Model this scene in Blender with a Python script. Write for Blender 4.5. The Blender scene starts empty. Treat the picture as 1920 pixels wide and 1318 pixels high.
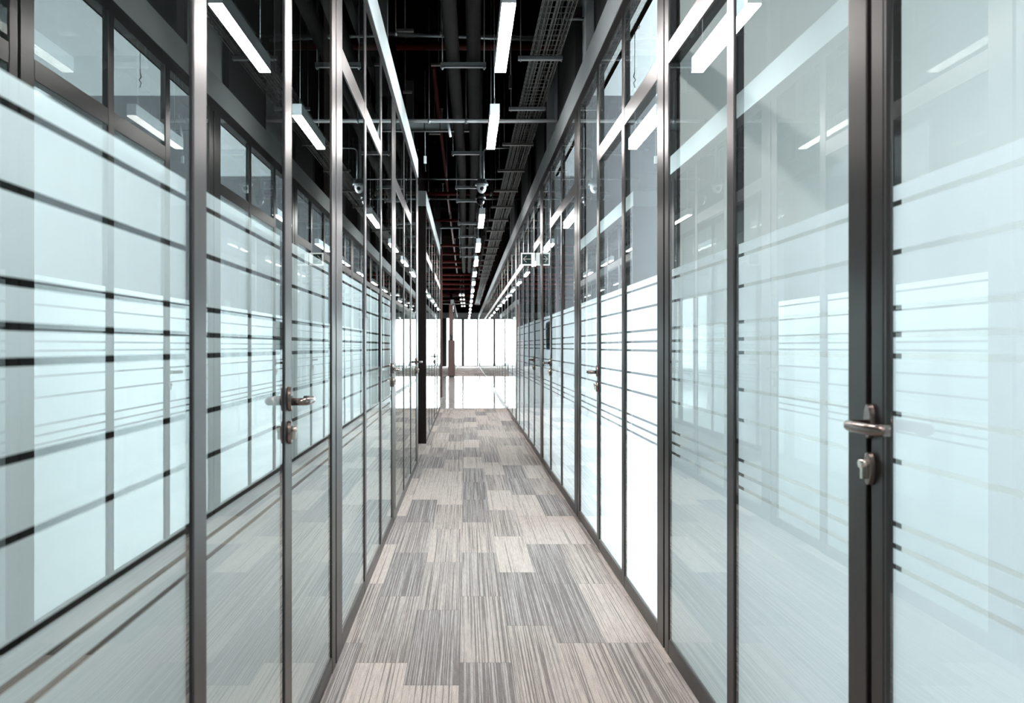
import bpy, bmesh, math, random
from mathutils import Vector, Matrix
random.seed(7)
PI = math.pi
SC = bpy.context.scene
COL = SC.collection

# ------------------------------------------------------------------ camera
CAMH = 1.25                                   # eye height; world: X right, Y along the corridor, Z up
cd = bpy.data.cameras.new('camera'); cam = bpy.data.objects.new('camera', cd); COL.objects.link(cam)
cam.location = (0, 0, CAMH); cam.rotation_euler = (PI/2, 0, 0)
cd.sensor_width = 36; cd.lens = 30.0
cd.shift_x = 87/1920; cd.shift_y = -9/1920
cd.clip_start = .02; cd.clip_end = 400
cd.dof.use_dof = True; cd.dof.focus_distance = 4.6; cd.dof.aperture_fstop = 5.0
SC.camera = cam

# ------------------------------------------------------------------ world, exposure
W = bpy.data.worlds.new('world'); SC.world = W; W.use_nodes = True
bg = W.node_tree.nodes['Background']
bg.inputs[0].default_value = (.86, .95, 1.0, 1); bg.inputs[1].default_value = 1.6
SC.view_settings.view_transform = 'Standard'; SC.view_settings.look = 'None'
SC.view_settings.gamma = 1; SC.view_settings.use_curve_mapping = False
SC.view_settings.exposure = 1.40
cy = SC.cycles
cy.max_bounces = 14; cy.glossy_bounces = 9; cy.diffuse_bounces = 4; cy.transmission_bounces = 6
cy.transparent_max_bounces = 40
cy.caustics_reflective = False; cy.caustics_refractive = False
cy.sample_clamp_indirect = 4.0
cy.use_denoising = True

def daylight(name, x, y, z, sx, sy, power, col, rot):
    l = bpy.data.lights.new(name, 'AREA'); l.shape = 'RECTANGLE'; l.size = sx; l.size_y = sy
    l.energy = power; l.color = col
    o = bpy.data.objects.new(name, l); COL.objects.link(o)
    o.location = (x, y, z); o.rotation_euler = rot
    return o
# daylight entering through the window openings of the right hand rooms and the far end
RX = (0, PI/2, 0)                              # shines towards -X
daylight('window_daylight', 4.45, 0.9, 1.75, 2.1, 3.6, 105, (.80, .93, 1), RX)
daylight('window_daylight', 4.45, 4.9, 1.75, 2.1, 2.2, 520, (.86, .95, 1), RX)
daylight('window_daylight', 4.45, 7.8, 1.75, 2.1, 2.2, 560, (.86, .95, 1), RX)
daylight('window_daylight', 4.45, 12.8, 1.75, 2.1, 5.2, 650, (.86, .95, 1), RX)
daylight('window_daylight', -3.9, 26.5, 1.8, 2.4, 15, 80, (.92, .97, 1), (0, -PI/2, 0))
daylight('window_daylight', 0.0, 54.4, 1.6, 2.4, 2.8, 260, (.92, .97, 1), (-PI/2, 0, 0))

# ------------------------------------------------------------------ materials
def nmat(name):
    m = bpy.data.materials.new(name); m.use_nodes = True
    nt = m.node_tree; nt.nodes.clear()
    out = nt.nodes.new('ShaderNodeOutputMaterial')
    return m, nt, out
def N(nt, t, **k):
    n = nt.nodes.new(t)
    for a, v in k.items(): setattr(n, a, v)
    return n
def mth(nt, op, a, b=None, c=None):
    n = N(nt, 'ShaderNodeMath', operation=op)
    for i, v in enumerate((a, b, c)):
        if v is None: continue
        if isinstance(v, (int, float)): n.inputs[i].default_value = v
        else: nt.links.new(v, n.inputs[i])
    return n.outputs[0]
def principled(name, col, rough=.5, metal=0.0, noise=0.0, scale=30, bump=0.0, spec=.5, stretch=(1,1,1)):
    m, nt, out = nmat(name)
    p = N(nt, 'ShaderNodeBsdfPrincipled')
    p.inputs['Roughness'].default_value = rough; p.inputs['Metallic'].default_value = metal
    p.inputs['Specular IOR Level'].default_value = spec
    tc = N(nt, 'ShaderNodeTexCoord'); mp = N(nt, 'ShaderNodeMapping'); mp.inputs['Scale'].default_value = stretch
    nz = N(nt, 'ShaderNodeTexNoise'); nz.inputs['Scale'].default_value = scale; nz.inputs['Detail'].default_value = 4
    nt.links.new(tc.outputs['Object'], mp.inputs[0]); nt.links.new(mp.outputs[0], nz.inputs['Vector'])
    mx = N(nt, 'ShaderNodeMix', data_type='RGBA')
    a = [c*(1-noise) for c in col]; b = [min(1, c*(1+noise)) for c in col]
    mx.inputs[6].default_value = (*a, 1); mx.inputs[7].default_value = (*b, 1)
    nt.links.new(nz.outputs[0], mx.inputs[0]); nt.links.new(mx.outputs[2], p.inputs['Base Color'])
    if bump:
        bn = N(nt, 'ShaderNodeBump'); bn.inputs['Strength'].default_value = bump; bn.inputs['Distance'].default_value = .003
        nt.links.new(nz.outputs[0], bn.inputs['Height']); nt.links.new(bn.outputs[0], p.inputs['Normal'])
    nt.links.new(p.outputs[0], out.inputs[0])
    return m
def emit(name, col, s):
    m, nt, out = nmat(name)
    e = N(nt, 'ShaderNodeEmission'); e.inputs[0].default_value = (*col, 1); e.inputs[1].default_value = s
    nt.links.new(e.outputs[0], out.inputs[0]); return m
def glass_front(name, tint):
    m, nt, out = nmat(name)
    g = N(nt, 'ShaderNodeNewGeometry')
    d = N(nt, 'ShaderNodeVectorMath', operation='DOT_PRODUCT')
    nt.links.new(g.outputs['Normal'], d.inputs[0]); nt.links.new(g.outputs['Incoming'], d.inputs[1])
    c = mth(nt, 'ABSOLUTE', d.outputs['Value'])
    k = mth(nt, 'POWER', mth(nt, 'SUBTRACT', 1.0, c), 5.0)
    r = mth(nt, 'MULTIPLY_ADD', k, .957, .043)
    R = mth(nt, 'DIVIDE', mth(nt, 'MULTIPLY', r, 2.0), mth(nt, 'ADD', r, 1.0))
    t = N(nt, 'ShaderNodeBsdfTransparent'); t.inputs[0].default_value = (*tint, 1)
    gl = N(nt, 'ShaderNodeBsdfGlossy'); gl.inputs['Roughness'].default_value = 0.0
    gl.inputs[0].default_value = (.94, .99, .98, 1)
    mx = N(nt, 'ShaderNodeMixShader')
    nt.links.new(R, mx.inputs[0]); nt.links.new(t.outputs[0], mx.inputs[1]); nt.links.new(gl.outputs[0], mx.inputs[2])
    nt.links.new(mx.outputs[0], out.inputs[0]); return m
def clear(name, tint):
    m, nt, out = nmat(name)
    t = N(nt, 'ShaderNodeBsdfTransparent'); t.inputs[0].default_value = (*tint, 1)
    nt.links.new(t.outputs[0], out.inputs[0]); return m
def frost(name, col, tr):
    m, nt, out = nmat(name)
    d = N(nt, 'ShaderNodeBsdfDiffuse'); t = N(nt, 'ShaderNodeBsdfTranslucent')
    tc = N(nt, 'ShaderNodeTexCoord'); nz = N(nt, 'ShaderNodeTexNoise'); nz.inputs['Scale'].default_value = 900
    mx = N(nt, 'ShaderNodeMix', data_type='RGBA')
    mx.inputs[6].default_value = (*[c*.97 for c in col], 1); mx.inputs[7].default_value = (*[min(1, c*1.03) for c in col], 1)
    nt.links.new(tc.outputs['Object'], nz.inputs['Vector']); nt.links.new(nz.outputs[0], mx.inputs[0])
    nt.links.new(mx.outputs[2], d.inputs[0]); nt.links.new(mx.outputs[2], t.inputs[0])
    s = N(nt, 'ShaderNodeMixShader'); s.inputs[0].default_value = tr
    nt.links.new(d.outputs[0], s.inputs[1]); nt.links.new(t.outputs[0], s.inputs[2])
    nt.links.new(s.outputs[0], out.inputs[0]); return m

def carpet_mat():
    m, nt, out = nmat('striped carpet planks')
    tc = N(nt, 'ShaderNodeTexCoord'); sp = N(nt, 'ShaderNodeSeparateXYZ')
    nt.links.new(tc.outputs['Object'], sp.inputs[0]); X, Y = sp.outputs[0], sp.outputs[1]
    u = mth(nt, 'DIVIDE', mth(nt, 'ADD', X, 10.07), .205)
    cf = mth(nt, 'FLOOR', u)
    wn1 = N(nt, 'ShaderNodeTexWhiteNoise', noise_dimensions='1D'); nt.links.new(cf, wn1.inputs['W'])
    v = mth(nt, 'ADD', mth(nt, 'DIVIDE', Y, .90), mth(nt, 'MULTIPLY', mth(nt, 'FLOOR', mth(nt, 'MULTIPLY', wn1.outputs[0], 4)), .25))
    rf = mth(nt, 'FLOOR', v)
    cb = N(nt, 'ShaderNodeCombineXYZ'); nt.links.new(cf, cb.inputs[0]); nt.links.new(rf, cb.inputs[1])
    wn2 = N(nt, 'ShaderNodeTexWhiteNoise', noise_dimensions='2D'); nt.links.new(cb.outputs[0], wn2.inputs['Vector'])
    tile = wn2.outputs[0]
    # woven lines along the plank
    def lines(sx, sy, seed):
        c = N(nt, 'ShaderNodeCombineXYZ')
        nt.links.new(mth(nt, 'MULTIPLY', X, sx), c.inputs[0]); nt.links.new(mth(nt, 'MULTIPLY', Y, sy), c.inputs[1])
        nt.links.new(mth(nt, 'ADD', mth(nt, 'MULTIPLY', tile, 37.0), seed), c.inputs[2])
        n = N(nt, 'ShaderNodeTexNoise'); n.inputs['Scale'].default_value = 1; n.inputs['Detail'].default_value = 1.5
        nt.links.new(c.outputs[0], n.inputs['Vector']); return n.outputs[0]
    L1 = lines(235, .8, 0); L2 = lines(110, 12, 11)
    # density of dark lines follows the plank
    thr = mth(nt, 'MULTIPLY_ADD', tile, -.17, .60)
    dk = N(nt, 'ShaderNodeMapRange'); dk.inputs['From Min'].default_value = 0; dk.inputs['From Max'].default_value = .07
    nt.links.new(mth(nt, 'SUBTRACT', L1, thr), dk.inputs['Value'])
    sp1 = N(nt, 'ShaderNodeTexNoise'); sp1.inputs['Scale'].default_value = 260; sp1.inputs['Detail'].default_value = 2
    nt.links.new(tc.outputs['Object'], sp1.inputs['Vector'])
    ramp = N(nt, 'ShaderNodeValToRGB'); e = ramp.color_ramp.elements
    e[0].position = 0; e[0].color = (.60, .53, .485, 1); e[1].position = 1; e[1].color = (.44, .41, .40, 1)
    k = ramp.color_ramp.elements.new(.5); k.color = (.53, .465, .425, 1)
    nt.links.new(tile, ramp.inputs[0])
    m1 = N(nt, 'ShaderNodeMix', data_type='RGBA'); m1.inputs[7].default_value = (.15, .132, .124, 1)
    nt.links.new(mth(nt, 'MULTIPLY', dk.outputs[0], .75), m1.inputs[0]); nt.links.new(ramp.outputs[0], m1.inputs[6])
    m2 = N(nt, 'ShaderNodeMix', data_type='RGBA', blend_type='MULTIPLY'); m2.inputs[0].default_value = 1
    vv = mth(nt, 'MULTIPLY_ADD', sp1.outputs[0], 1.4, .27)
    vv = mth(nt, 'MULTIPLY', vv, mth(nt, 'MULTIPLY_ADD', L2, .5, .72))
    # thin seams between planks
    fu = mth(nt, 'FRACT', u); fv = mth(nt, 'FRACT', v)
    seam = mth(nt, 'MULTIPLY', mth(nt, 'GREATER_THAN', fu, .012), mth(nt, 'GREATER_THAN', fv, .006))
    vv = mth(nt, 'MULTIPLY', vv, mth(nt, 'MULTIPLY_ADD', seam, .25, .75))
    cc = N(nt, 'ShaderNodeCombineXYZ')
    for i in range(3): nt.links.new(vv, cc.inputs[i])
    nt.links.new(m1.outputs[2], m2.inputs[6]); nt.links.new(cc.outputs[0], m2.inputs[7])
    p = N(nt, 'ShaderNodeBsdfPrincipled'); p.inputs['Roughness'].default_value = .95; p.inputs['Specular IOR Level'].default_value = .15
    bn = N(nt, 'ShaderNodeBump'); bn.inputs['Strength'].default_value = .5; bn.inputs['Distance'].default_value = .004
    nt.links.new(sp1.outputs[0], bn.inputs['Height']); nt.links.new(bn.outputs[0], p.inputs['Normal'])
    nt.links.new(m2.outputs[2], p.inputs['Base Color']); nt.links.new(p.outputs[0], out.inputs[0])
    return m

M = dict(
    carpet=carpet_mat(),
    tile=principled('polished pale stone', (.72, .71, .69), .06, 0, .05, 3),
    bronze=principled('dark bronze anodised aluminium', (.046, .041, .040), .32, .75, .06, 60, stretch=(1, 1, .05)),
    groove=principled('black rubber gasket', (.012, .012, .013), .7),
    beam=principled('pale grey painted plasterboard', (.29, .31, .31), .6, 0, .03, 8),
    white=principled('white plaster', (.40, .425, .435), .7, 0, .03, 4),
    roomwall=principled('light grey room wall', (.40, .415, .40), .7, 0, .05, 3),
    concrete=principled('grey fair faced concrete', (.11, .114, .122), .7, 0, .18, 3),
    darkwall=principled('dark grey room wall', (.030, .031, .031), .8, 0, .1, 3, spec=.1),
    deck=principled('black painted ceiling deck', (.0030, .0022, .0020), .85, 0, .5, 6, spec=0),
    brownsteel=principled('brown black panel', (.012, .008, .007), .5, 0, .2, 10, spec=.2),
    red=principled('dark red painted pipe', (.06, .005, .005), .45, 0, .1, 20, spec=.2),
    galv=principled('galvanised steel', (.24, .265, .275), .35, .7, .15, 40),
    wire=principled('grey zinc wire', (.10, .097, .092), .45, .5, .1, 40),
    insul=principled('dark grey pipe insulation', (.011, .010, .0095), .7, 0, .35, 14, .5, spec=0.03),
    blackmetal=principled('black metal', (.02, .02, .02), .4, .3),
    cable=principled('dark cable sheath', (.018, .018, .018), .6, 0, .2, 20, spec=.15),
    cablelight=principled('grey cable sheath', (.05, .052, .052), .6, 0, .2, 20),
    housing=principled('white enamelled housing', (.62, .65, .68), .4),
    lamp=emit('lamp diffuser', (1.0, .95, .93), 62),
    downlamp=emit('small lamp diffuser', (1.0, .95, .93), 3),
    camwhite=principled('white camera plastic', (.88, .90, .92), .3),
    lens=principled('camera lens glass', (.01, .01, .012), .05),
    steel=principled('brushed bronze steel handle', (.22, .18, .165), .22, .95, .06, 80),
    lockmetal=principled('nickel lock cylinder', (.62, .56, .50), .25, .95),
    glass=glass_front('greenish glass front', (.95, .985, .98)),
    glassback=clear('greenish glass body', (.985, .995, .993)),
    frost=frost('frosted film', (.90, .93, .94), .45),
    signgreen=principled('dark green sign', (.008, .05, .045), .5),
    signface=emit('lit sign face', (.86, .88, .80), .28),
    signwhite=emit('lit white sign frame', (.9, .93, .92), .40),
    wood=principled('brown wood veneer', (.085, .048, .038), .5, 0, .25, 5, stretch=(6, 6, .6)),
    blue=principled('blue printed poster', (.03, .22, .48), .5),
    duct=principled('dark grey duct', (.036, .038, .038), .7, 0, .1, 4, spec=.15),
    grille=principled('grey grille', (.28, .32, .33), .6, 0, .1, 10),
)

# ------------------------------------------------------------------ mesh helpers
class MB:
    def __init__(s): s.bm = bmesh.new(); s.smooth = False
    def box(s, x0, x1, y0, y1, z0, z1):
        if x0 > x1: x0, x1 = x1, x0
        v = [s.bm.verts.new(p) for p in ((x0,y0,z0),(x1,y0,z0),(x1,y1,z0),(x0,y1,z0),(x0,y0,z1),(x1,y0,z1),(x1,y1,z1),(x0,y1,z1))]
        fs = [s.bm.faces.new([v[i] for i in f]) for f in ((3,2,1,0),(4,5,6,7),(0,1,5,4),(1,2,6,5),(2,3,7,6),(3,0,4,7))]
        return fs
    def tube(s, pts, r, n=10, caps=True, rr=None):
        pts = [Vector(p) for p in pts]; rings = []
        up = Vector((0, 0, 1)); t0 = (pts[1]-pts[0]).normalized()
        if abs(t0.dot(up)) > .9: up = Vector((0, 1, 0))
        side = t0.cross(up).normalized()
        for i, p in enumerate(pts):
            if i == 0: t = pts[1]-pts[0]
            elif i == len(pts)-1: t = pts[-1]-pts[-2]
            else: t = (pts[i+1]-pts[i]).normalized() + (pts[i]-pts[i-1]).normalized()
            t.normalize(); side = (side - t*side.dot(t)).normalized(); b = t.cross(side)
            R = rr[i] if rr else r
            rings.append([s.bm.verts.new(p + (side*math.cos(a)+b*math.sin(a))*R) for a in [2*PI*k/n for k in range(n)]])
        for a, c in zip(rings, rings[1:]):
            for k in range(n):
                f = s.bm.faces.new((a[k], a[(k+1) % n], c[(k+1) % n], c[k])); f.smooth = n > 5
        if caps:
            s.bm.faces.new(list(reversed(rings[0]))); s.bm.faces.new(rings[-1])
    def lathe(s, prof, center, n=24, axis='z'):
        cx, cy_, cz = center; rings = []
        for r, h in prof:
            ring = []
            for k in range(n):
                a = 2*PI*k/n
                if axis == 'z': p = (cx+r*math.cos(a), cy_+r*math.sin(a), cz+h)
                elif axis == 'x': p = (cx+h, cy_+r*math.cos(a), cz+r*math.sin(a))
                else: p = (cx+r*math.cos(a), cy_+h, cz+r*math.sin(a))
                ring.append(s.bm.verts.new(p))
            rings.append(ring)
        for a, c in zip(rings, rings[1:]):
            for k in range(n):
                f = s.bm.faces.new((a[k], a[(k+1) % n], c[(k+1) % n], c[k])); f.smooth = True
        s.bm.faces.new(list(reversed(rings[0]))); s.bm.faces.new(rings[-1])
    def oval(s, x0, x1, y, z, ry, rz, n=28):          # oval plate in the YZ plane
        a = [s.bm.verts.new((x0, y+ry*math.cos(2*PI*k/n), z+rz*math.sin(2*PI*k/n))) for k in range(n)]
        b = [s.bm.verts.new((x1, y+.9*ry*math.cos(2*PI*k/n), z+.95*rz*math.sin(2*PI*k/n))) for k in range(n)]
        for k in range(n): s.bm.faces.new((a[k], a[(k+1) % n], b[(k+1) % n], b[k]))
        s.bm.faces.new(b); s.bm.faces.new(list(reversed(a)))
    def done(s, name, mat, parent=None, bevel=0.0):
        bmesh.ops.recalc_face_normals(s.bm, faces=s.bm.faces)
        me = bpy.data.meshes.new(name); s.bm.to_mesh(me); s.bm.free()
        mats = mat if isinstance(mat, (list, tuple)) else [mat]
        for q in mats: me.materials.append(M[q])
        o = bpy.data.objects.new(name, me); COL.objects.link(o)
        if parent:
            o.parent = parent; o.matrix_parent_inverse = Matrix.Translation(-parent.location)
        if bevel:
            b = o.modifiers.new('bevel', 'BEVEL'); b.width = bevel; b.segments = 2; b.limit_method = 'ANGLE'
        return o
def B(name, mat, parent, *b, bevel=0.0):
    m = MB()
    if isinstance(b[0], (int, float)): b = (b,)
    for q in b: m.box(*q)
    return m.done(name, mat, parent, bevel)
def T(name, mat, parent, pts, r, n=10):
    m = MB(); m.tube(pts, r, n); return m.done(name, mat, parent)
def tag(o, label, cat=None, group=None, kind=None):
    o['label'] = label
    if cat: o['category'] = cat
    if group: o['group'] = group
    if kind: o['kind'] = kind
    return o
def thing(name, label, cat, loc=(0,0,0), group=None, kind=None):
    o = bpy.data.objects.new(name, None); COL.objects.link(o); o.location = loc; o.empty_display_size = .1
    return tag(o, label, cat, group, kind)
def H(h): return CAMH + h                      # heights measured from eye level

XL, XR = -.509, .820                          # fronts of the two glazed walls
END = 54.0
BEAM0, BEAM1 = H(1.814), H(2.004)
TOPR = H(1.735)
TRA0, TRA1 = H(1.143), H(1.232)
FROST = H(.312)
STRIPES = [.277, .183, .075, .0235, -.018, -.130, -.222, -.344, -.387, -.427]
BOT = .066

# ------------------------------------------------------------------ the setting
floor = B('floor', 'carpet', None, (-4.2, 4.6, -3, 17.4, -.1, 0), (-4.2, 4.6, 35.7, END, -.1, 0))
tag(floor, 'striped grey and beige carpet plank floor running down the corridor', 'floor', kind='structure')
lf = B('floor_lobby', 'tile', None, -4.2, 4.6, 17.4, 35.7, -.1, 0)
tag(lf, 'bright polished pale stone floor crossing beyond the carpet', 'floor', kind='structure')
ce = B('ceiling', 'deck', None, -4.2, 4.6, -3, END, H(3.25), H(3.4))
tag(ce, 'black painted open ceiling deck high above the pipes', 'ceiling', kind='structure')
bk = B('wall_back', 'roomwall', None, -4.2, 4.6, -3.1, -3, 0, H(3.3))
tag(bk, 'plain light wall closing the corridor behind the viewer', 'wall', kind='structure')

def pane(parent, side, y0, y1, z0, z1, frosted=True):
    """glass sheet 4 mm behind the frame face with frosted bands on its inner face"""
    s = -1 if side == 'L' else 1
    xf = (XL if side == 'L' else XR) + s*.004
    m = MB(); fs = m.box(xf, xf+s*.008, y0, y1, z0, z1)
    m.bm.normal_update()
    o = m.done('glass_pane', ('glassback', 'glass'), parent)
    for p in o.data.polygons:
        if abs(p.center.x - xf) < 1e-4: p.material_index = 1
    if frosted and z0 < FROST:
        m = MB(); xs = xf + s*.0095; top = min(FROST, z1); cuts = []
        edges = [top]
        for h in STRIPES:
            edges += [H(h)+.0053, H(h)-.0053]
        edges.append(z0)
        for a, b in zip(edges[0::2], edges[1::2]):
            if a > b: m.box(xs, xs+s*.0006, y0, y1, b, a)
        m.done('frosted_film', 'frost', o)
    return o

def lever(parent, side, y, dirn, h=-.158):
    """lever handle on rosette plus lock below; dirn +1 points down the corridor"""
    s = 1 if side == 'L' else -1; x = XL if side == 'L' else XR
    z = H(h)
    m = MB(); m.oval(x, x+s*.011, y, z+.008, .0165, .036)
    hd = m.done('door_handle', 'steel', parent, .0015)
    m = MB(); pts = [(x+s*.009, y, z)]
    pts += [(x+s*.034, y, z), (x+s*.043, y+dirn*.002, z), (x+s*.050, y+dirn*.008, z), (x+s*.053, y+dirn*.018, z)]
    pts += [(x+s*.053, y+dirn*.05, z), (x+s*.052, y+dirn*.085, z), (x+s*.049, y+dirn*.105, z), (x+s*.040, y+dirn*.117, z), (x+s*.024, y+dirn*.121, z)]
    m.tube(pts, .0110, 14); m.done('lever', 'steel', hd)
    m = MB(); m.oval(x, x+s*.011, y, z-.088, .0165, .034)
    lk = m.done('door_lock', 'steel', parent, .0015)
    m = MB(); m.lathe([(.0085, 0), (.0085, .020), (.006, .022)], (x+s*.004 if s > 0 else x-.026, y, z-.078), 18, 'x')
    m.box(x, x+s*.022, y-.005, y+.005, z-.108, z-.08)
    m.done('lock_cylinder', 'lockmetal', lk)

def glazed_wall(side, name, label, items, y0, y1, doors, k=1.0):
    """items: ('m', y, w) mullion, ('p', ya, yb) double post; bays in between; doors: indices by y-range"""
    items = [(i[0], i[1]*k, i[2]*(k if i[0] == 'p' else 1)) for i in items]
    doors = [(d[0]*k, d[1]*k, d[2], d[3], d[4], d[5]*k) for d in doors]
    s = -1 if side == 'L' else 1; x = XL if side == 'L' else XR
    w = thing(name, label, 'wall', (x, y0, 0), kind='structure')
    B('beam', 'beam', w, x, x+s*.13, y0, y1, BEAM0, BEAM1, bevel=.002)
    B('void_panel', 'deck', w, x+s*.132, x+s*.16, y0, y1, BEAM0, H(3.249))
    B('top_rail', 'bronze', w, x+s*.004, x+s*.06, y0, y1, TOPR, BEAM0)
    last = y0; bays = []
    for it in items:
        if it[0] == 'm':
            a, b = it[1]-it[2]/2, it[1]+it[2]/2
            B('mullion', 'bronze', w, x, x+s*.030, a, b, 0, TOPR, bevel=.002)
            B('gasket', 'groove', w, x+s*.001, x+s*.030, a-.006, a, BOT, TOPR)
        else:
            a, b = it[1], it[2]; g = a + (b-a)*.32; g2 = g + min(.022, (b-a)*.14)
            po = B('post', 'bronze', w, (x, x+s*.034, a, g, 0, TOPR), (x, x+s*.034, g2, b, 0, TOPR), bevel=.002)
            B('groove', 'groove', po, x+s*.018, x+s*.034, g, g2, 0, TOPR)
            B('gasket', 'groove', w, x+s*.001, x+s*.030, a-.006, a, BOT, TOPR)
        if a - last > .1: bays.append((last, a-.006))
        last = b
    if y1 - last > .1: bays.append((last, y1))
    for a, b in bays:
        mid = (a+b)/2; dr = [d for d in doors if d[0] < mid < d[1]]
        frosted = b < (16.7 if side == 'R' else 6.3)  # farthest frosted bays on the right: film added to keep daylight off the carpet
        if dr:
            d = dr[0]
            dn = thing('door_%d' % d[3], d[4], 'door', (x, a, 0), kind='structure')
            B('bottom_rail', 'bronze', dn, x, x+s*.045, a, b, .006, BOT)
            B('door_stile', 'bronze', dn, (x-s*.0, x+s*.045, a, a+.007, .006, TOPR), (x, x+s*.030, b-.007, b, .006, TOPR))
            pane(dn, side, a+.007, b-.007, BOT, TOPR, frosted)
            if d[2]: lever(dn, side, d[5], d[2])
        else:
            B('bottom_rail', 'bronze', w, x, x+s*.045, a, b, 0, BOT, bevel=.001)
            if b < 40:
                B('transom', 'bronze', w, x, x+s*.045, a, b, TRA0, TRA1, bevel=.002)
                pane(w, side, a, b, BOT, TRA0, frosted); pane(w, side, a, b, TRA1, TOPR, False)
            else:
                pane(w, side, a, b, BOT, TOPR, False)
    return w

right_items = [('m', -1.9, .06), ('m', -.95, .06), ('m', 0.0, .06), ('m', .78, .06), ('p', 1.655, 1.806), ('m', 2.611, .068),
    ('p', 3.41, 3.607), ('m', 4.39, .07), ('m', 5.22, .07), ('p', 6.08, 6.35), ('m', 7.23, .07), ('m', 8.15, .07),
    ('p', 9.0, 9.25), ('m', 10.1, .07), ('m', 11.02, .07), ('m', 11.94, .07), ('m', 12.9, .07), ('p', 13.6, 13.85),
    ('m', 14.9, .07), ('p', 16.3, 16.5), ('m', 17.6, .07), ('p', 18.9, 19.1)]
y = 20.4
while y < 53: right_items.append(('m', y, .07)); y += 1.5
rdoors = [(.8, 1.7, -1, 1, 'glass door at far right whose bronze lever is closest to the viewer', 1.70),
          (5.2, 6.1, 1, 2, 'glass door on the right wall between two full height posts, below the second ceiling lamp', 5.222),
          (8.1, 9.0, 1, 3, 'glass door on the right wall just before the arrow sign', 8.152),
          (10.05, 11.0, 1, 4, 'distant glass door on the right wall starting at the arrow sign post', 10.1)]
glazed_wall('R', 'wall_right', 'long glazed partition on the right with frosted striped glass', right_items, -3, END, rdoors, 1.013)

left_items = [('m', -1.9, .06), ('m', -1.0, .06), ('m', -.05, .06), ('m', .80, .06), ('m', 1.683, .08), ('m', 2.517, .085), ('p', 3.35, 3.62), ('m', 4.465, .07), ('m', 5.295, .07),
    ('p', 6.09, 6.39), ('m', 7.28, .07), ('m', 8.2, .07), ('p', 9.08, 9.40)]
ldoors = [(2.5, 3.4, 1, 5, 'glass door nearest on the left wall with a bronze lever', 2.515),
          (5.3, 6.1, -1, 6, 'second glass door along the left wall', 6.11),
          (8.2, 9.1, -1, 7, 'last glass door on the left wall before the dark return', 9.1)]
glazed_wall('L', 'wall_left_near', 'near glazed partition on the left with frosted striped glass', left_items, -3, 9.15, ldoors, .9735)
XL = -.508
wl2 = glazed_wall('L', 'wall_left_middle', 'short glazed partition on the left beyond the side passage',
    [('m', 12.0, .07), ('m', 12.95, .07), ('m', 14.05, .07), ('p', 15.1, 15.3), ('p', 16.4, 16.6)], 11.06, 17.0,
    [(13.0, 14.0, -1, 8, 'glass door on the left past the dark return', 14.04)])
wl3 = glazed_wall('L', 'wall_left_far', 'glazed partition on the left in the far distance past the lobby',
    [('m', 38 + 1.6*k, .07) for k in range(10)], 36.4, END, [])
XL = -.509
# dark return panel closing the middle block
B('wall_left_return', 'brownsteel', None, -1.4, -.508, 11.0, 11.055, 0, BEAM0)
tag(bpy.data.objects['wall_left_return'], 'dark brown end panel turning into the side passage on the left', 'wall', kind='structure')
o = B('wall_left_bulkhead', 'beam', None, -1.4, -.508, 10.98, 11.055, BEAM0+.001, BEAM1)
tag(o, 'pale bulkhead box above the dark end panel on the left', 'wall', kind='structure')

# room dividers right: grey below, white above
def divider(name, x0, x1, y, low, up, label):
    w = thing(name, label, 'wall', (x0, y, 0), kind='structure')
    B('lower_wall', low, w, x0, x1, y, y+.1, 0, H(1.812)); B('upper_wall', up, w, x0, x1, y, y+.1, H(1.812), H(2.9))
divider('wall_room_1', .87, 4.5, 3.46, 'roomwall', 'white', 'light wall dividing the first two rooms on the right')
divider('wall_room_2', .87, 4.5, 6.16, 'concrete', 'white', 'grey wall at the end of the bright room on the right')
divider('wall_room_3', .87, 4.5, 9.07, 'concrete', 'white', 'grey wall behind the third room on the right')
divider('wall_room_4', .87, 4.5, 16.35, 'concrete', 'concrete', 'grey wall closing the farther right room before the lobby')
# soffits of the right rooms
for i, (a, b) in enumerate(((-3, 3.46), (3.57, 6.16), (6.27, 9.07), (9.18, 16.35))):
    o = B('ceiling_room_%d' % (i+1), 'white', None, .945, 4.5, a, b, H(2.1 if i in (1, 2) else 2.9), H(2.95))
    tag(o, ('white ceiling over the room nearest on the right', 'white ceiling over the bright second room on the right', 'white ceiling over the third room on the right', 'white ceiling over the long farther right room')[i], 'ceiling', kind='structure')
# outer wall of the right rooms with window openings
ops = [(-.9, 2.7), (3.8, 6.0), (6.7, 8.9), (10.2, 15.4)]
m = MB(); last = -3
for a, b in ops:
    m.box(4.5, 4.6, last, a, 0, H(3.25)); m.box(4.5, 4.6, a, b, 0, .7); m.box(4.5, 4.6, a, b, 2.8, H(3.25)); last = b
m.box(4.5, 4.6, last, END, 0, H(3.25))
tag(m.done('wall_outer_right', 'roomwall'), 'outer wall of the right hand rooms with window openings', 'wall', kind='structure')
# left rooms are unlit
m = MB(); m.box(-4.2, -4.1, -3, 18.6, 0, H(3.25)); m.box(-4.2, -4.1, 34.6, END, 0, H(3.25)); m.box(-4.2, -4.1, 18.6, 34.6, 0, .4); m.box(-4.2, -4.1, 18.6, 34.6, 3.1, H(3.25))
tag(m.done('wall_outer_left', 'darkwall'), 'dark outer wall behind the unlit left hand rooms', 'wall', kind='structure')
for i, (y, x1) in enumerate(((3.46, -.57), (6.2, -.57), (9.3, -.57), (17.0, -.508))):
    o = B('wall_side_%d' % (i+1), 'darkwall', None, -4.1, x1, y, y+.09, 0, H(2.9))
    tag(o, ('dark wall between the first two unlit rooms on the left', 'dark wall behind the second unlit room on the left', 'dark wall at the side passage on the left', 'dark wall facing the lobby on the left')[i], 'wall', kind='structure')

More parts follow.
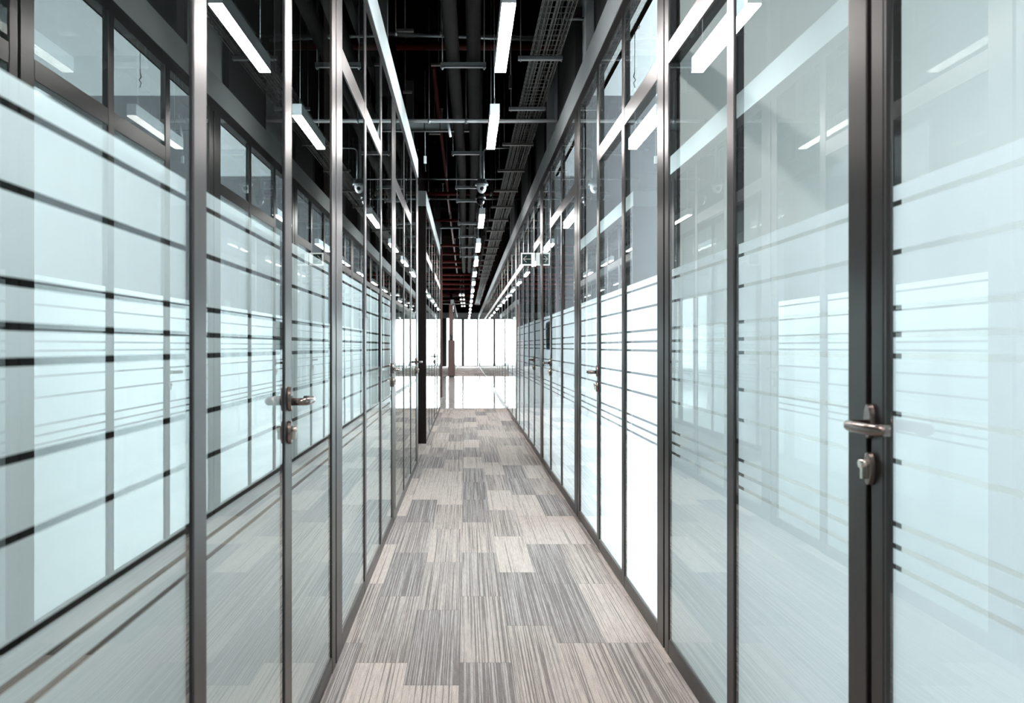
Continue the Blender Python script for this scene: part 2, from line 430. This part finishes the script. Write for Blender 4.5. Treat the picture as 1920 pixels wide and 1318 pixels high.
# far end: bulkhead and tall windows
e = thing('wall_end', 'end wall of the corridor with a pale bulkhead above tall windows', 'wall', (0, END, 0), kind='structure')
B('bulkhead', 'beam', e, -4.2, 4.6, END, END+.1, H(1.80), H(2.15)); B('upper_wall', 'deck', e, -4.2, 4.6, END, END+.1, H(2.15), H(3.25))
B('side_wall', 'darkwall', e, (-4.2, -1.2, END, END+.1, 0, H(1.8)), (.95, 4.6, END, END+.1, 0, H(1.8)))
for i, (a, b) in enumerate(((-.78, -.17), (-.17, .80))):
    wn = thing('window_%d' % (i+1), ('narrow bright window at the corridor end, left of the wide one', 'wide bright window closing the far end of the corridor')[i], 'window', (a, END, 0), kind='structure')
    B('window_frame', 'blackmetal', wn, (a, a+.08, END-.02, END+.05, 0, H(1.8)), (b-.08, b, END-.02, END+.05, 0, H(1.8)), (a+.07, b-.07, END-.02, END+.05, H(1.72), H(1.8)), (a+.07, b-.07, END-.02, END+.05, 0, .06))
    m = MB(); m.box(a+.07, b-.07, END+.01, END+.02, .06, H(1.72)); m.done('glass_pane', 'glassback', wn)

# ------------------------------------------------------------------ pendant lights
LX, LW, LB = .215, .0705, H(1.70)
lamps = [(-1.9, -.85), (.15, 1.2), (2.2, 3.25), (4.23, 5.28), (6.28, 7.33), (11.0, 12.2), (14.1, 15.3), (16.8, 18.0), (19.5, 20.7), (22.4, 23.6), (25.4, 26.6), (28.2, 29.4), (31.4, 32.6), (34.6, 35.8), (38.2, 39.4), (42, 43.2), (46, 47.2), (50, 51.2)]
ORD0 = ['first','second','third','fourth','fifth','sixth','seventh','eighth','ninth','tenth','eleventh','twelfth']
lamp_words = {3: 'long lit linear pendant lamp cut by the top edge of the photo', 4: 'lit linear pendant lamp in front of the white crossing pipe', 5: 'lit pendant lamp hanging just behind the dome cameras',
    6: 'small lit pendant lamp, next one beyond the lamp behind the cameras', 7: 'small lit pendant lamp, second one beyond the lamp behind the cameras'}
for i, (a, b) in enumerate(lamps):
    lab = lamp_words.get(i, 'pendant lamp above the top of the photo, %s from the viewer' % ('last one behind', 'first', 'second')[i] if i < 3 else 'tiny lit pendant lamp, %s one beyond the lamp behind the cameras' % ORD0[i-6])
    grp = 'overhead linear pendants near the viewer' if i < 3 else 'row of pendant lamps along the corridor'
    t = thing('pendant_light', lab, 'ceiling light', (LX, (a+b)/2, LB), grp)
    B('lamp_housing', 'housing', t, LX-LW/2, LX+LW/2, a, b, LB+.004, LB+.088, bevel=.001)
    B('diffuser', 'lamp', t, LX-LW/2+.002, LX+LW/2-.002, a+.002, b-.002, LB-.004, LB+.004)
    for yy in (a+.12, b-.12):
        c = T('cable', 'galv', t, [(LX, yy, LB+.088), (LX, yy, H(3.25))], .0028, 6)
        if i < 9:
            mm = MB(); mm.tube([(LX, yy, LB+.088), (LX, yy, LB+.16)], .006, 8); mm.done('cable_gripper', 'galv', c)
for k in range(8):
    yy = 35 + 3.1*(k//2); xx = -.22 + .13*(k % 2) + .012*(k//2)
    t = thing('downlight', 'tiny far ceiling lamp, %s of the twin row, %s pair from the front' % (('left', 'right')[k % 2], ('first', 'second', 'third', 'fourth')[k//2]), 'ceiling light', (xx, yy, H(2.1)), 'twin row of far downlights')
    B('lamp_housing', 'housing', t, xx-.04, xx+.04, yy-.3, yy+.3, H(2.105), H(2.17)); B('diffuser', 'downlamp', t, xx-.035, xx+.035, yy-.28, yy+.28, H(2.1), H(2.105))
    T('hanger_rod', 'galv', t, [(xx, yy, H(2.17)), (xx, yy, H(3.25))], .003, 6)

# ------------------------------------------------------------------ dome cameras
dx, dy = .182, 9.69
t = thing('security_camera', 'white dome security camera hanging from a conduit above the corridor', 'camera', (dx, dy, H(1.83)))
m = MB(); m.lathe([(.030, .075), (.045, .07), (.055, .045), (.074, .022), (.076, .010), (.074, .0)], (dx, dy, H(1.83)), 28); m.done('mount_plate', 'galv', t)
m = MB(); m.lathe([(.052, 0), (.054, -.012), (.052, -.034), (.044, -.058), (.030, -.078), (.012, -.087), (.001, -.088)], (dx, dy, H(1.83)), 28); hd = m.done('camera_dome', 'camwhite', t)
m = MB(); m.lathe([(.001, -.020), (.012, -.018), (.021, -.010), (.024, .0)], (dx+.002, dy-.043, H(1.787)), 22, 'y'); m.done('lens', 'lens', hd)
dy2 = 10.35
t = thing('security_camera', 'black dome camera partly hidden under the white dome camera', 'camera', (dx-.0, dy2, H(1.80)))
m = MB(); m.lathe([(.026, .12), (.05, .05), (.062, .03), (.062, .0)], (dx-.0, dy2, H(1.79)), 24); m.done('mount_plate', 'blackmetal', t)
m = MB(); m.lathe([(.050, 0), (.050, -.03), (.036, -.062), (.012, -.08), (.001, -.081)], (dx-.0, dy2, H(1.79)), 24); m.done('camera_dome', 'lens', t)
T('mount_pole', 'blackmetal', t, [(dx, dy2, H(1.9)), (dx, dy2, H(3.25))], .012, 8)
arc = [(.205+.055*(1-math.cos(a)), dy, H(2.2)+.055*math.sin(a)) for a in [PI/2*k/6 for k in range(7)]]
t = T('conduit', 'galv', None, [(.205, dy, H(1.895))] + arc + [(.52, dy, H(2.258))], .009, 10)
tag(t, 'galvanised conduit bending down from the cable tray to the dome camera', 'conduit')
t = thing('camera_pole', 'pair of straight hanging struts carrying the white dome camera', 'support', (.17, dy, H(1.9)))
B('strut', 'galv', t, .158, .178, dy-.01, dy+.01, H(1.903), H(3.25)); B('strut', 'wire', t, .182, .192, dy-.005, dy+.005, H(1.903), H(3.25))

# ------------------------------------------------------------------ insulated pipes and their hangers
def path(x0, x1, h): return [(x0 + (x1-x0)*min(1, max(0, (yy-3)/8)), yy, H(h)) for yy in [-1, 1, 3, 5, 7, 9, 11, 14, 20, 26]]
for nm, (a, b) in {'black insulated pipe, left one of the pair under the ceiling': (-.150, -.045), 'black insulated pipe, right one of the pair under the ceiling': (.02, .115)}.items():
    t = thing('insulated_pipe', nm, 'pipe', (a, 3, H(2.3)))
    T('pipe_jacket', 'insul', t, path(a, b, 2.3), .054, 20)
    for yy in (5.4, 8.55, 11.9):
        xx = a + (b-a)*min(1, max(0, (yy-3)/8)); m = MB(); m.lathe([(.0545, -.02), (.0562, -.018), (.0562, .018), (.0545, .02)], (xx, yy, H(2.3)), 20, 'y'); m.done('joint_band', 'cable', t)
hang = [(3.6, 0), (6.74, 0), (9.8, 0), (11.9, 1), (13.0, 2), (15.4, 3), (17.2, 4), (19, 4), (21, 4)]
ORD = ['first','second','third','fourth','fifth','sixth','seventh','eighth','ninth','tenth','eleventh','twelfth','thirteenth','fourteenth','fifteenth','sixteenth']
hl = ['galvanised strut hanger under the black pipes above the top of the photo', 'bright galvanised strut under the two black pipes beside the first lamp', 'strut under the black pipes just before the dome camera', 'strut under the black pipes level with the dome camera pole',
      'strut bar left of and below the dome camera', 'small strut bar left of the lamp behind the cameras'] + ['small pipe hanger bar, %s one beyond the lamp behind the cameras' % q for q in ('first', 'second', 'third')]
for i, (yy, _) in enumerate(hang):
    xx = -.065 + .10*min(1, max(0, (yy-3)/8))
    t = thing('pipe_hanger', hl[i], 'pipe support', (xx, yy, H(2.23)), 'far pipe hanger bars' if i > 5 else None)
    h0 = H(2.205); 
    B('strut_channel', 'galv', t, (xx-.18, xx+.18, yy-.02, yy+.02, h0, h0+.006), (xx-.18, xx+.18, yy-.02, yy-.015, h0, h0+.036), (xx-.18, xx+.18, yy+.015, yy+.02, h0, h0+.036))
    for sx in (-.165, .165):
        T('hanger_rod', 'galv', t, [(xx+sx, yy, h0-.02), (xx+sx, yy, H(3.25))], .0045, 6)
        mm = MB(); mm.lathe([(.011, -.012), (.011, 0)], (xx+sx, yy, h0), 6); mm.done('nut', 'galv', t)

# ------------------------------------------------------------------ cable tray
TX, TW, TH = .605, .105, H(2.19)
t = thing('cable_tray', 'wire mesh cable tray full of cables running along the ceiling', 'cable tray', (TX, 3, TH))
m = MB()
wr = .0028
for k in range(5):
    xx = TX - TW + 2*TW*k/4; m.tube([(xx, -1, TH), (xx, 45, TH)], wr, 4, False)
for sx in (-1, 1):
    for hh in (.03, .06): m.tube([(TX+sx*TW, -1, TH+hh), (TX+sx*TW, 45, TH+hh)], wr, 4, False)
yy = 3.0
while yy < 30:
    m.tube([(TX-TW, yy, TH+.06), (TX-TW, yy, TH+.012), (TX-TW+.012, yy, TH), (TX+TW-.012, yy, TH), (TX+TW, yy, TH+.012), (TX+TW, yy, TH+.06)], wr, 4, False)
    yy += .10 if yy < 12 else .16
m.done('wire_basket', 'wire', t)
for k in range(11):
    xx = TX - TW*.82 + 2*TW*.82*k/10 + random.uniform(-.006, .006)
    if k in (3, 7): continue
    pts = [(xx + random.uniform(-.007, .007), -1 + 1.2*j, TH+.010+random.uniform(0, .012)) for j in range(0, 38)]
    T('cable', 'cablelight' if k % 3 == 1 else 'cable', t, pts, random.choice((.006, .008, .009)), 6)
for k in range(18):
    yy = 3.7 + 1.365*k
    lab = {2: 'grey strut bar under the cable tray nearest the top of the photo', 3: 'strut bar under the cable tray just in front of the white crossing pipe', 4: 'strut bar under the cable tray just behind the white crossing pipe'}.get(k, 'strut under the cable tray, %s one beyond the white crossing pipe' % ORD[k-4] if k > 3 else 'strut under the cable tray above the top edge of the photo' if k == 0 else 'topmost strut under the cable tray beside the first lamp')
    s = thing('tray_support', lab, 'cable tray support', (TX, yy, TH), 'strut supports under the cable tray')
    B('strut_channel', 'galv' if k < 4 else 'wire', s, TX-.21, TX+.125, yy-.02, yy+.02, TH-.032, TH-.004, bevel=.002)
    T('hanger_rod', 'wire', s, [(TX-.19, yy, TH-.045), (TX-.19, yy, H(3.25))], .004, 6); T('hanger_rod', 'wire', s, [(TX+.118, yy, TH-.045), (TX+.118, yy, H(3.25))], .004, 6)

# ------------------------------------------------------------------ crossing pipes and conduits
def cross(name, mat, yy, h, x0, x1, r, label, cat='pipe', group=None, tilt=0.0, rods=()):
    t = thing(name, label, cat, (x0, yy, H(h)), group)
    T('pipe_run', mat, t, [(x0, yy, H(h)), (x1, yy+tilt, H(h)-tilt*.0)], r, 12)
    for xr in rods:
        T('hanger_rod', 'wire', t, [(xr, yy, H(h)+r*.8), (xr, yy, H(3.25))], .004, 6)
        mm = MB(); mm.lathe([(r*1.05, -.012), (r*1.35, -.012), (r*1.35, .012), (r*1.05, .012)], (xr, yy, H(h)), 14, 'x'); mm.done('pipe_clamp', 'galv', t)
cross('crossing_pipe', 'galv', 6.95, 2.55, -.67, .60, .014, 'thin galvanised pipe crossing above the two black pipes beside the first lamp', tilt=.14, rods=(-.57, -.2))
cross('crossing_pipe', 'camwhite', 8.18, 2.165, -.67, .95, .0185, 'white pipe crossing the corridor below the black pipes', rods=(-.35, .008))
cross('crossing_pipe', 'galv', 6.3, 2.42, .72, .95, .012, 'thin conduit at upper right of the cable tray', rods=(.9,))
cross('crossing_pipe', 'galv', 11.3, 2.22, -.68, .488, .011, 'thin grey conduit crossing just above the dome camera', rods=(-.25,))
cross('crossing_pipe', 'galv', 13.8, 2.39, -.68, .87, .016, 'grey pipe crossing just below the dome camera height', rods=(-.6,))
cross('crossing_pipe', 'galv', 17.1, 2.39, -.62, .87, .024, 'grey pipe crossing below the first lamp behind the cameras', rods=(-.6,))
cross('crossing_pipe', 'wire', 5.5, 2.75, -.67, .95, .011, 'faint thin conduit high across the top of the corridor')
cross('crossing_pipe', 'wire', 7.55, 2.75, -.67, .88, .013, 'faint conduit crossing beneath the high dark red pipe')
for i, (yy, h, r) in enumerate(((7.9, 2.78, .035), (10.8, 2.85, .03), (13.5, 2.42, .03), (16.35, 2.42, .028), (20.4, 2.42, .035), (22.3, 2.43, .04), (24.4, 2.43, .04), (26.0, 2.43, .04), (28.8, 2.43, .04), (30.6, 2.43, .05), (33, 2.43, .05), (36.0, 2.45, .05), (39.9, 2.45, .05), (41, 2.45, .06), (44.8, 2.45, .06), (48, 2.45, .06))):
    lab = ['dark red pipe crossing high behind the first lamp', 'dark red pipe crossing high beyond the white pipe', 'red pipe crossing just behind the dome cameras', 'red pipe crossing behind the lamp after the cameras'][i] if i < 4 else 'dark red crossing pipe, %s one beyond the lamp after the cameras' % ORD[i-4]
    cross('sprinkler_pipe', 'red', yy, h, -.67 if yy < 9.2 or 11.2 < yy < 17 else -3.9, .86, r, lab, group='red crossing pipes', rods=() if i > 3 else (-.8, .4) if i > 1 else ())
# lengthwise red branch pipes
o = T('branch_pipe', 'red', None, [(-.34, 9, H(2.95)), (-.34, 34, H(2.95))], .025, 10); tag(o, 'dark red pipe running lengthwise high at the left of the ceiling', 'pipe')
for i, (yy, xx) in enumerate(((13.5, -.36), (16.35, -.30), (20.4, -.25), (13.5, .30), (16.35, -.02), (10.8, -.3))):
    h = 2.85 if i == 5 else 2.42
    t = thing('sprinkler', ['sprinkler head on the red pipe at left behind the dome cameras', 'sprinkler head on the red pipe left of the third lamp', 'sprinkler head on a far red pipe', 'sprinkler head on the red pipe right of the dome cameras', 'sprinkler head on the red pipe behind the third lamp', 'sprinkler head on the high red pipe beyond the white pipe'][i], 'sprinkler', (xx, yy, H(h)))
    T('riser', 'galv', t, [(xx, yy, H(h)+.031), (xx, yy, H(h)+.12)], .009, 8)
    mm = MB(); mm.lathe([(.008, .12), (.012, .135), (.006, .15), (.022, .158), (.022, .16)], (xx, yy, H(h)), 12); mm.done('deflector', 'galv', t)

# clutter in the void
t = thing('junction_box', 'small white junction box hanging on a rod left of the dome camera', 'junction box', (-.44, 9.4, H(2.1)))
B('box_body', 'camwhite', t, -.462, -.432, 9.39, 9.42, H(2.02), H(2.10), bevel=.003); T('hanger_rod', 'galv', t, [(-.447, 9.405, H(2.10)), (-.447, 9.405, H(3.25))], .004, 6); T('cable_tail', 'cable', t, [(-.447, 9.405, H(2.02)), (-.440, 9.405, H(1.93))], .004, 6)
t = thing('junction_box', 'small white fitting dangling below the white crossing pipe', 'junction box', (-.16, 8.5, H(2.2)))
m = MB(); m.tube([(-.175, 8.5, H(2.22)), (-.150, 8.5, H(2.09))], .012, 8); m.done('box_body', 'camwhite', t); T('cable', 'galv', t, [(-.175, 8.5, H(2.22)), (-.185, 8.5, H(2.5)), (-.185, 8.5, H(3.25))], .004, 6)
o = B('junction_box', 'cable', None, .335, .36, 6.6, 6.63, H(2.0), H(2.10)); 
tag(o, 'grey inline driver box on the cable between the first two lamps', 'junction box'); 
o.name = 'driver_box'
t = T('driver_cable', 'wire', None, [(.3475, 6.615, H(2.10)), (.3475, 6.615, H(3.25))], .003, 6); tag(t, 'thin cable from the ceiling to the inline driver box', 'cable')
t = thing('ceiling_grille', 'grey slatted air grille behind the white crossing pipe at left', 'air grille', (-.5, 9.2, H(2.4)))
m = MB()
for k in range(6): m.box(-.95+.17*k, -.79+.17*k, 9.2, 9.215, H(2.335), H(2.43))
m.done('slats', 'grille', t); B('grille_frame', 'blackmetal', t, (-.98, .08, 9.18, 9.23, H(2.32), H(2.333)), (-.98, .08, 9.18, 9.23, H(2.432), H(2.445)))
for sx in (-.9, 0): T('hanger_rod', 'wire', t, [(sx, 9.205, H(2.445)), (sx, 9.205, H(3.25))], .004, 6)
for i, (yy, dz) in enumerate(((3.2, 1.0), (4.9, .9), (6.9, 1.2), (9.6, 1.1), (12.2, 1.3), (15.5, 1.5))):
    lab = ['grey duct box above the right beam at the top edge of the photo', 'grey duct box right of the first cable tray support', 'grey duct box right of the white crossing pipe', 'grey duct box right of the tray near the dome camera', 'grey duct box over the right wall behind the cameras', 'farthest grey duct box over the right wall'][i]
    t = thing('duct_box', lab, 'duct', (1.0, yy, H(2.1)))
    B('duct_body', 'duct', t, .885, .94, yy, yy+dz, H(2.03), H(2.75), bevel=.004); B('flange', 'duct', t, .875, .94, yy+dz, yy+dz+.03, H(2.02), H(2.77))
    T('hanger_rod', 'wire', t, [(.91, yy+.2, H(2.75)), (.91, yy+.2, H(3.25))], .005, 6)
for i in range(9):
    yy = 4.5 + i*2.3; o = B('roof_joist', 'deck', None, -4.1, 4.4, yy, yy+.12, H(2.98), H(3.249))
    tag(o, 'black roof joist crossing the dark ceiling', 'joist', 'black roof joists', kind='structure')

# brackets and unistrut scraps seen as small bright marks high on the left
for i in range(7):
    yy = 6.2 + i*.85; xx = (-.9, -.5, -.25, -.62, -1.0, -.38, -.7)[i]
    t = thing('ceiling_bracket', 'small bracket on a drop rod in the dark ceiling at left, %s from the front' % ORD[i], 'bracket', (xx, yy, H(2.6)), 'small drop rod brackets in the dark ceiling')
    B('bracket_channel', 'wire', t, xx-.07, xx+.07, yy-.02, yy+.02, H(2.6), H(2.62)); T('hanger_rod', 'wire', t, [(xx, yy, H(2.62)), (xx, yy, H(3.25))], .004, 6)

# ------------------------------------------------------------------ exit sign, poster
sy, sx0, sx1, sz0, sz1 = 10.06, .652, XR-.002, H(.958), H(1.108)
t = thing('exit_sign', 'small white framed sign with a green arrow panel projecting from a right wall post', 'sign', (XR, sy, sz0))
B('sign_case', 'signwhite', t, sx0, sx1, sy, sy+.03, sz0, sz1, bevel=.003)
ap = B('arrow_panel', 'signgreen', t, sx0+.016, sx0+.122, sy-.003, sy-.0005, sz0+.016, sz1-.016)
m = MB(); cx, cz = sx0+.069, (sz0+sz1)/2
def bar(p, q, w=.0055):
    (ax, az), (bx, bz) = p, q; d = Vector((bx-ax, bz-az)).normalized(); n = Vector((-d.y, d.x))*w/2
    vs = [m.bm.verts.new((px+sg*n.x, yq, pz+sg*n.y)) for yq in (sy-.006, sy-.0032) for (px, pz, sg) in ((ax, az, 1), (bx, bz, 1), (bx, bz, -1), (ax, az, -1))]
    for f in ((0,1,2,3), (7,6,5,4), (0,4,5,1), (1,5,6,2), (2,6,7,3), (3,7,4,0)): m.bm.faces.new([vs[k] for k in f])
bar((cx-.040, cz), (cx+.048, cz)); bar((cx-.041, cz), (cx-.003, cz+.038)); bar((cx-.041, cz), (cx-.003, cz-.038))
m.done('arrow', 'signface', ap)
o = B('poster', 'blue', None, XR+.024, XR+.028, 8.3, 8.85, 1.22, 1.50); tag(o, 'blue poster fixed behind the frosted glass of the third right hand door', 'poster')

# ------------------------------------------------------------------ lobby things
for i, (yy, xx) in enumerate(((20.2, -.66), (20.9, -.60))):
    t = thing('slim_column', ['slim brown column at the left edge of the lobby, nearer one', 'slim brown column at the left edge of the lobby, farther one'][i], 'column', (xx, yy, 0))
    B('shaft', 'wood', t, xx-.03, xx+.03, yy-.03, yy+.03, .012, H(2.4)); B('base_plate', 'galv', t, xx-.05, xx+.05, yy-.05, yy+.05, 0, .012)
    T('hanger_rod', 'galv', t, [(xx, yy, H(2.4)), (xx, yy, H(3.25))], .01, 6)
t = thing('wooden_cabinet', 'narrow brown wooden cabinet standing at the far left of the lobby', 'cabinet', (-.57, 35.2, 0))
B('cabinet_body', 'wood', t, -.72, -.44, 35.0, 35.4, .05, 1.52, bevel=.005); B('plinth', 'blackmetal', t, -.70, -.46, 35.03, 35.37, 0, .05)
d = B('cabinet_door', 'wood', t, -.715, -.445, 34.985, 34.999, .07, 1.50, bevel=.003); B('door_knob', 'galv', d, -.47, -.455, 34.965, 34.985, .9, 1.0)
t = thing('desk_device', 'small dark device standing on top of the brown cabinet', 'device', (-.56, 35.2, 1.52))
m = MB(); m.lathe([(.05, 0), (.06, .01), (.05, .06), (.065, .12), (.06, .2), (.03, .25)], (-.60, 35.2, 1.521), 16); m.done('device_body', 'blackmetal', t)
o = B('trim_1', 'wood', None, -.70, -.53, 36.3, 36.39, 0, H(1.80)); tag(o, 'tall brown wooden jamb panel above the cabinet at the end of the lobby', 'panel', kind='structure')

t = thing('suspension_wire', 'thin wire with a hook hanging from a round ceiling plate in the bright right room', 'wire', (1.11, 5.6, H(2.1)))
m = MB(); m.lathe([(.004, -.02), (.03, -.012), (.036, 0)], (1.11, 5.6, H(2.0995)), 16); m.done('ceiling_plate', 'wire', t)
T('wire', 'wire', t, [(1.11, 5.6, H(2.08)), (1.11, 5.6, H(1.80))], .0025, 6)
T('hook', 'wire', t, [(1.11, 5.6, H(1.80)), (1.103, 5.6, H(1.77)), (1.117, 5.6, H(1.75)), (1.103, 5.6, H(1.73)), (1.112, 5.6, H(1.70))], .004, 6)
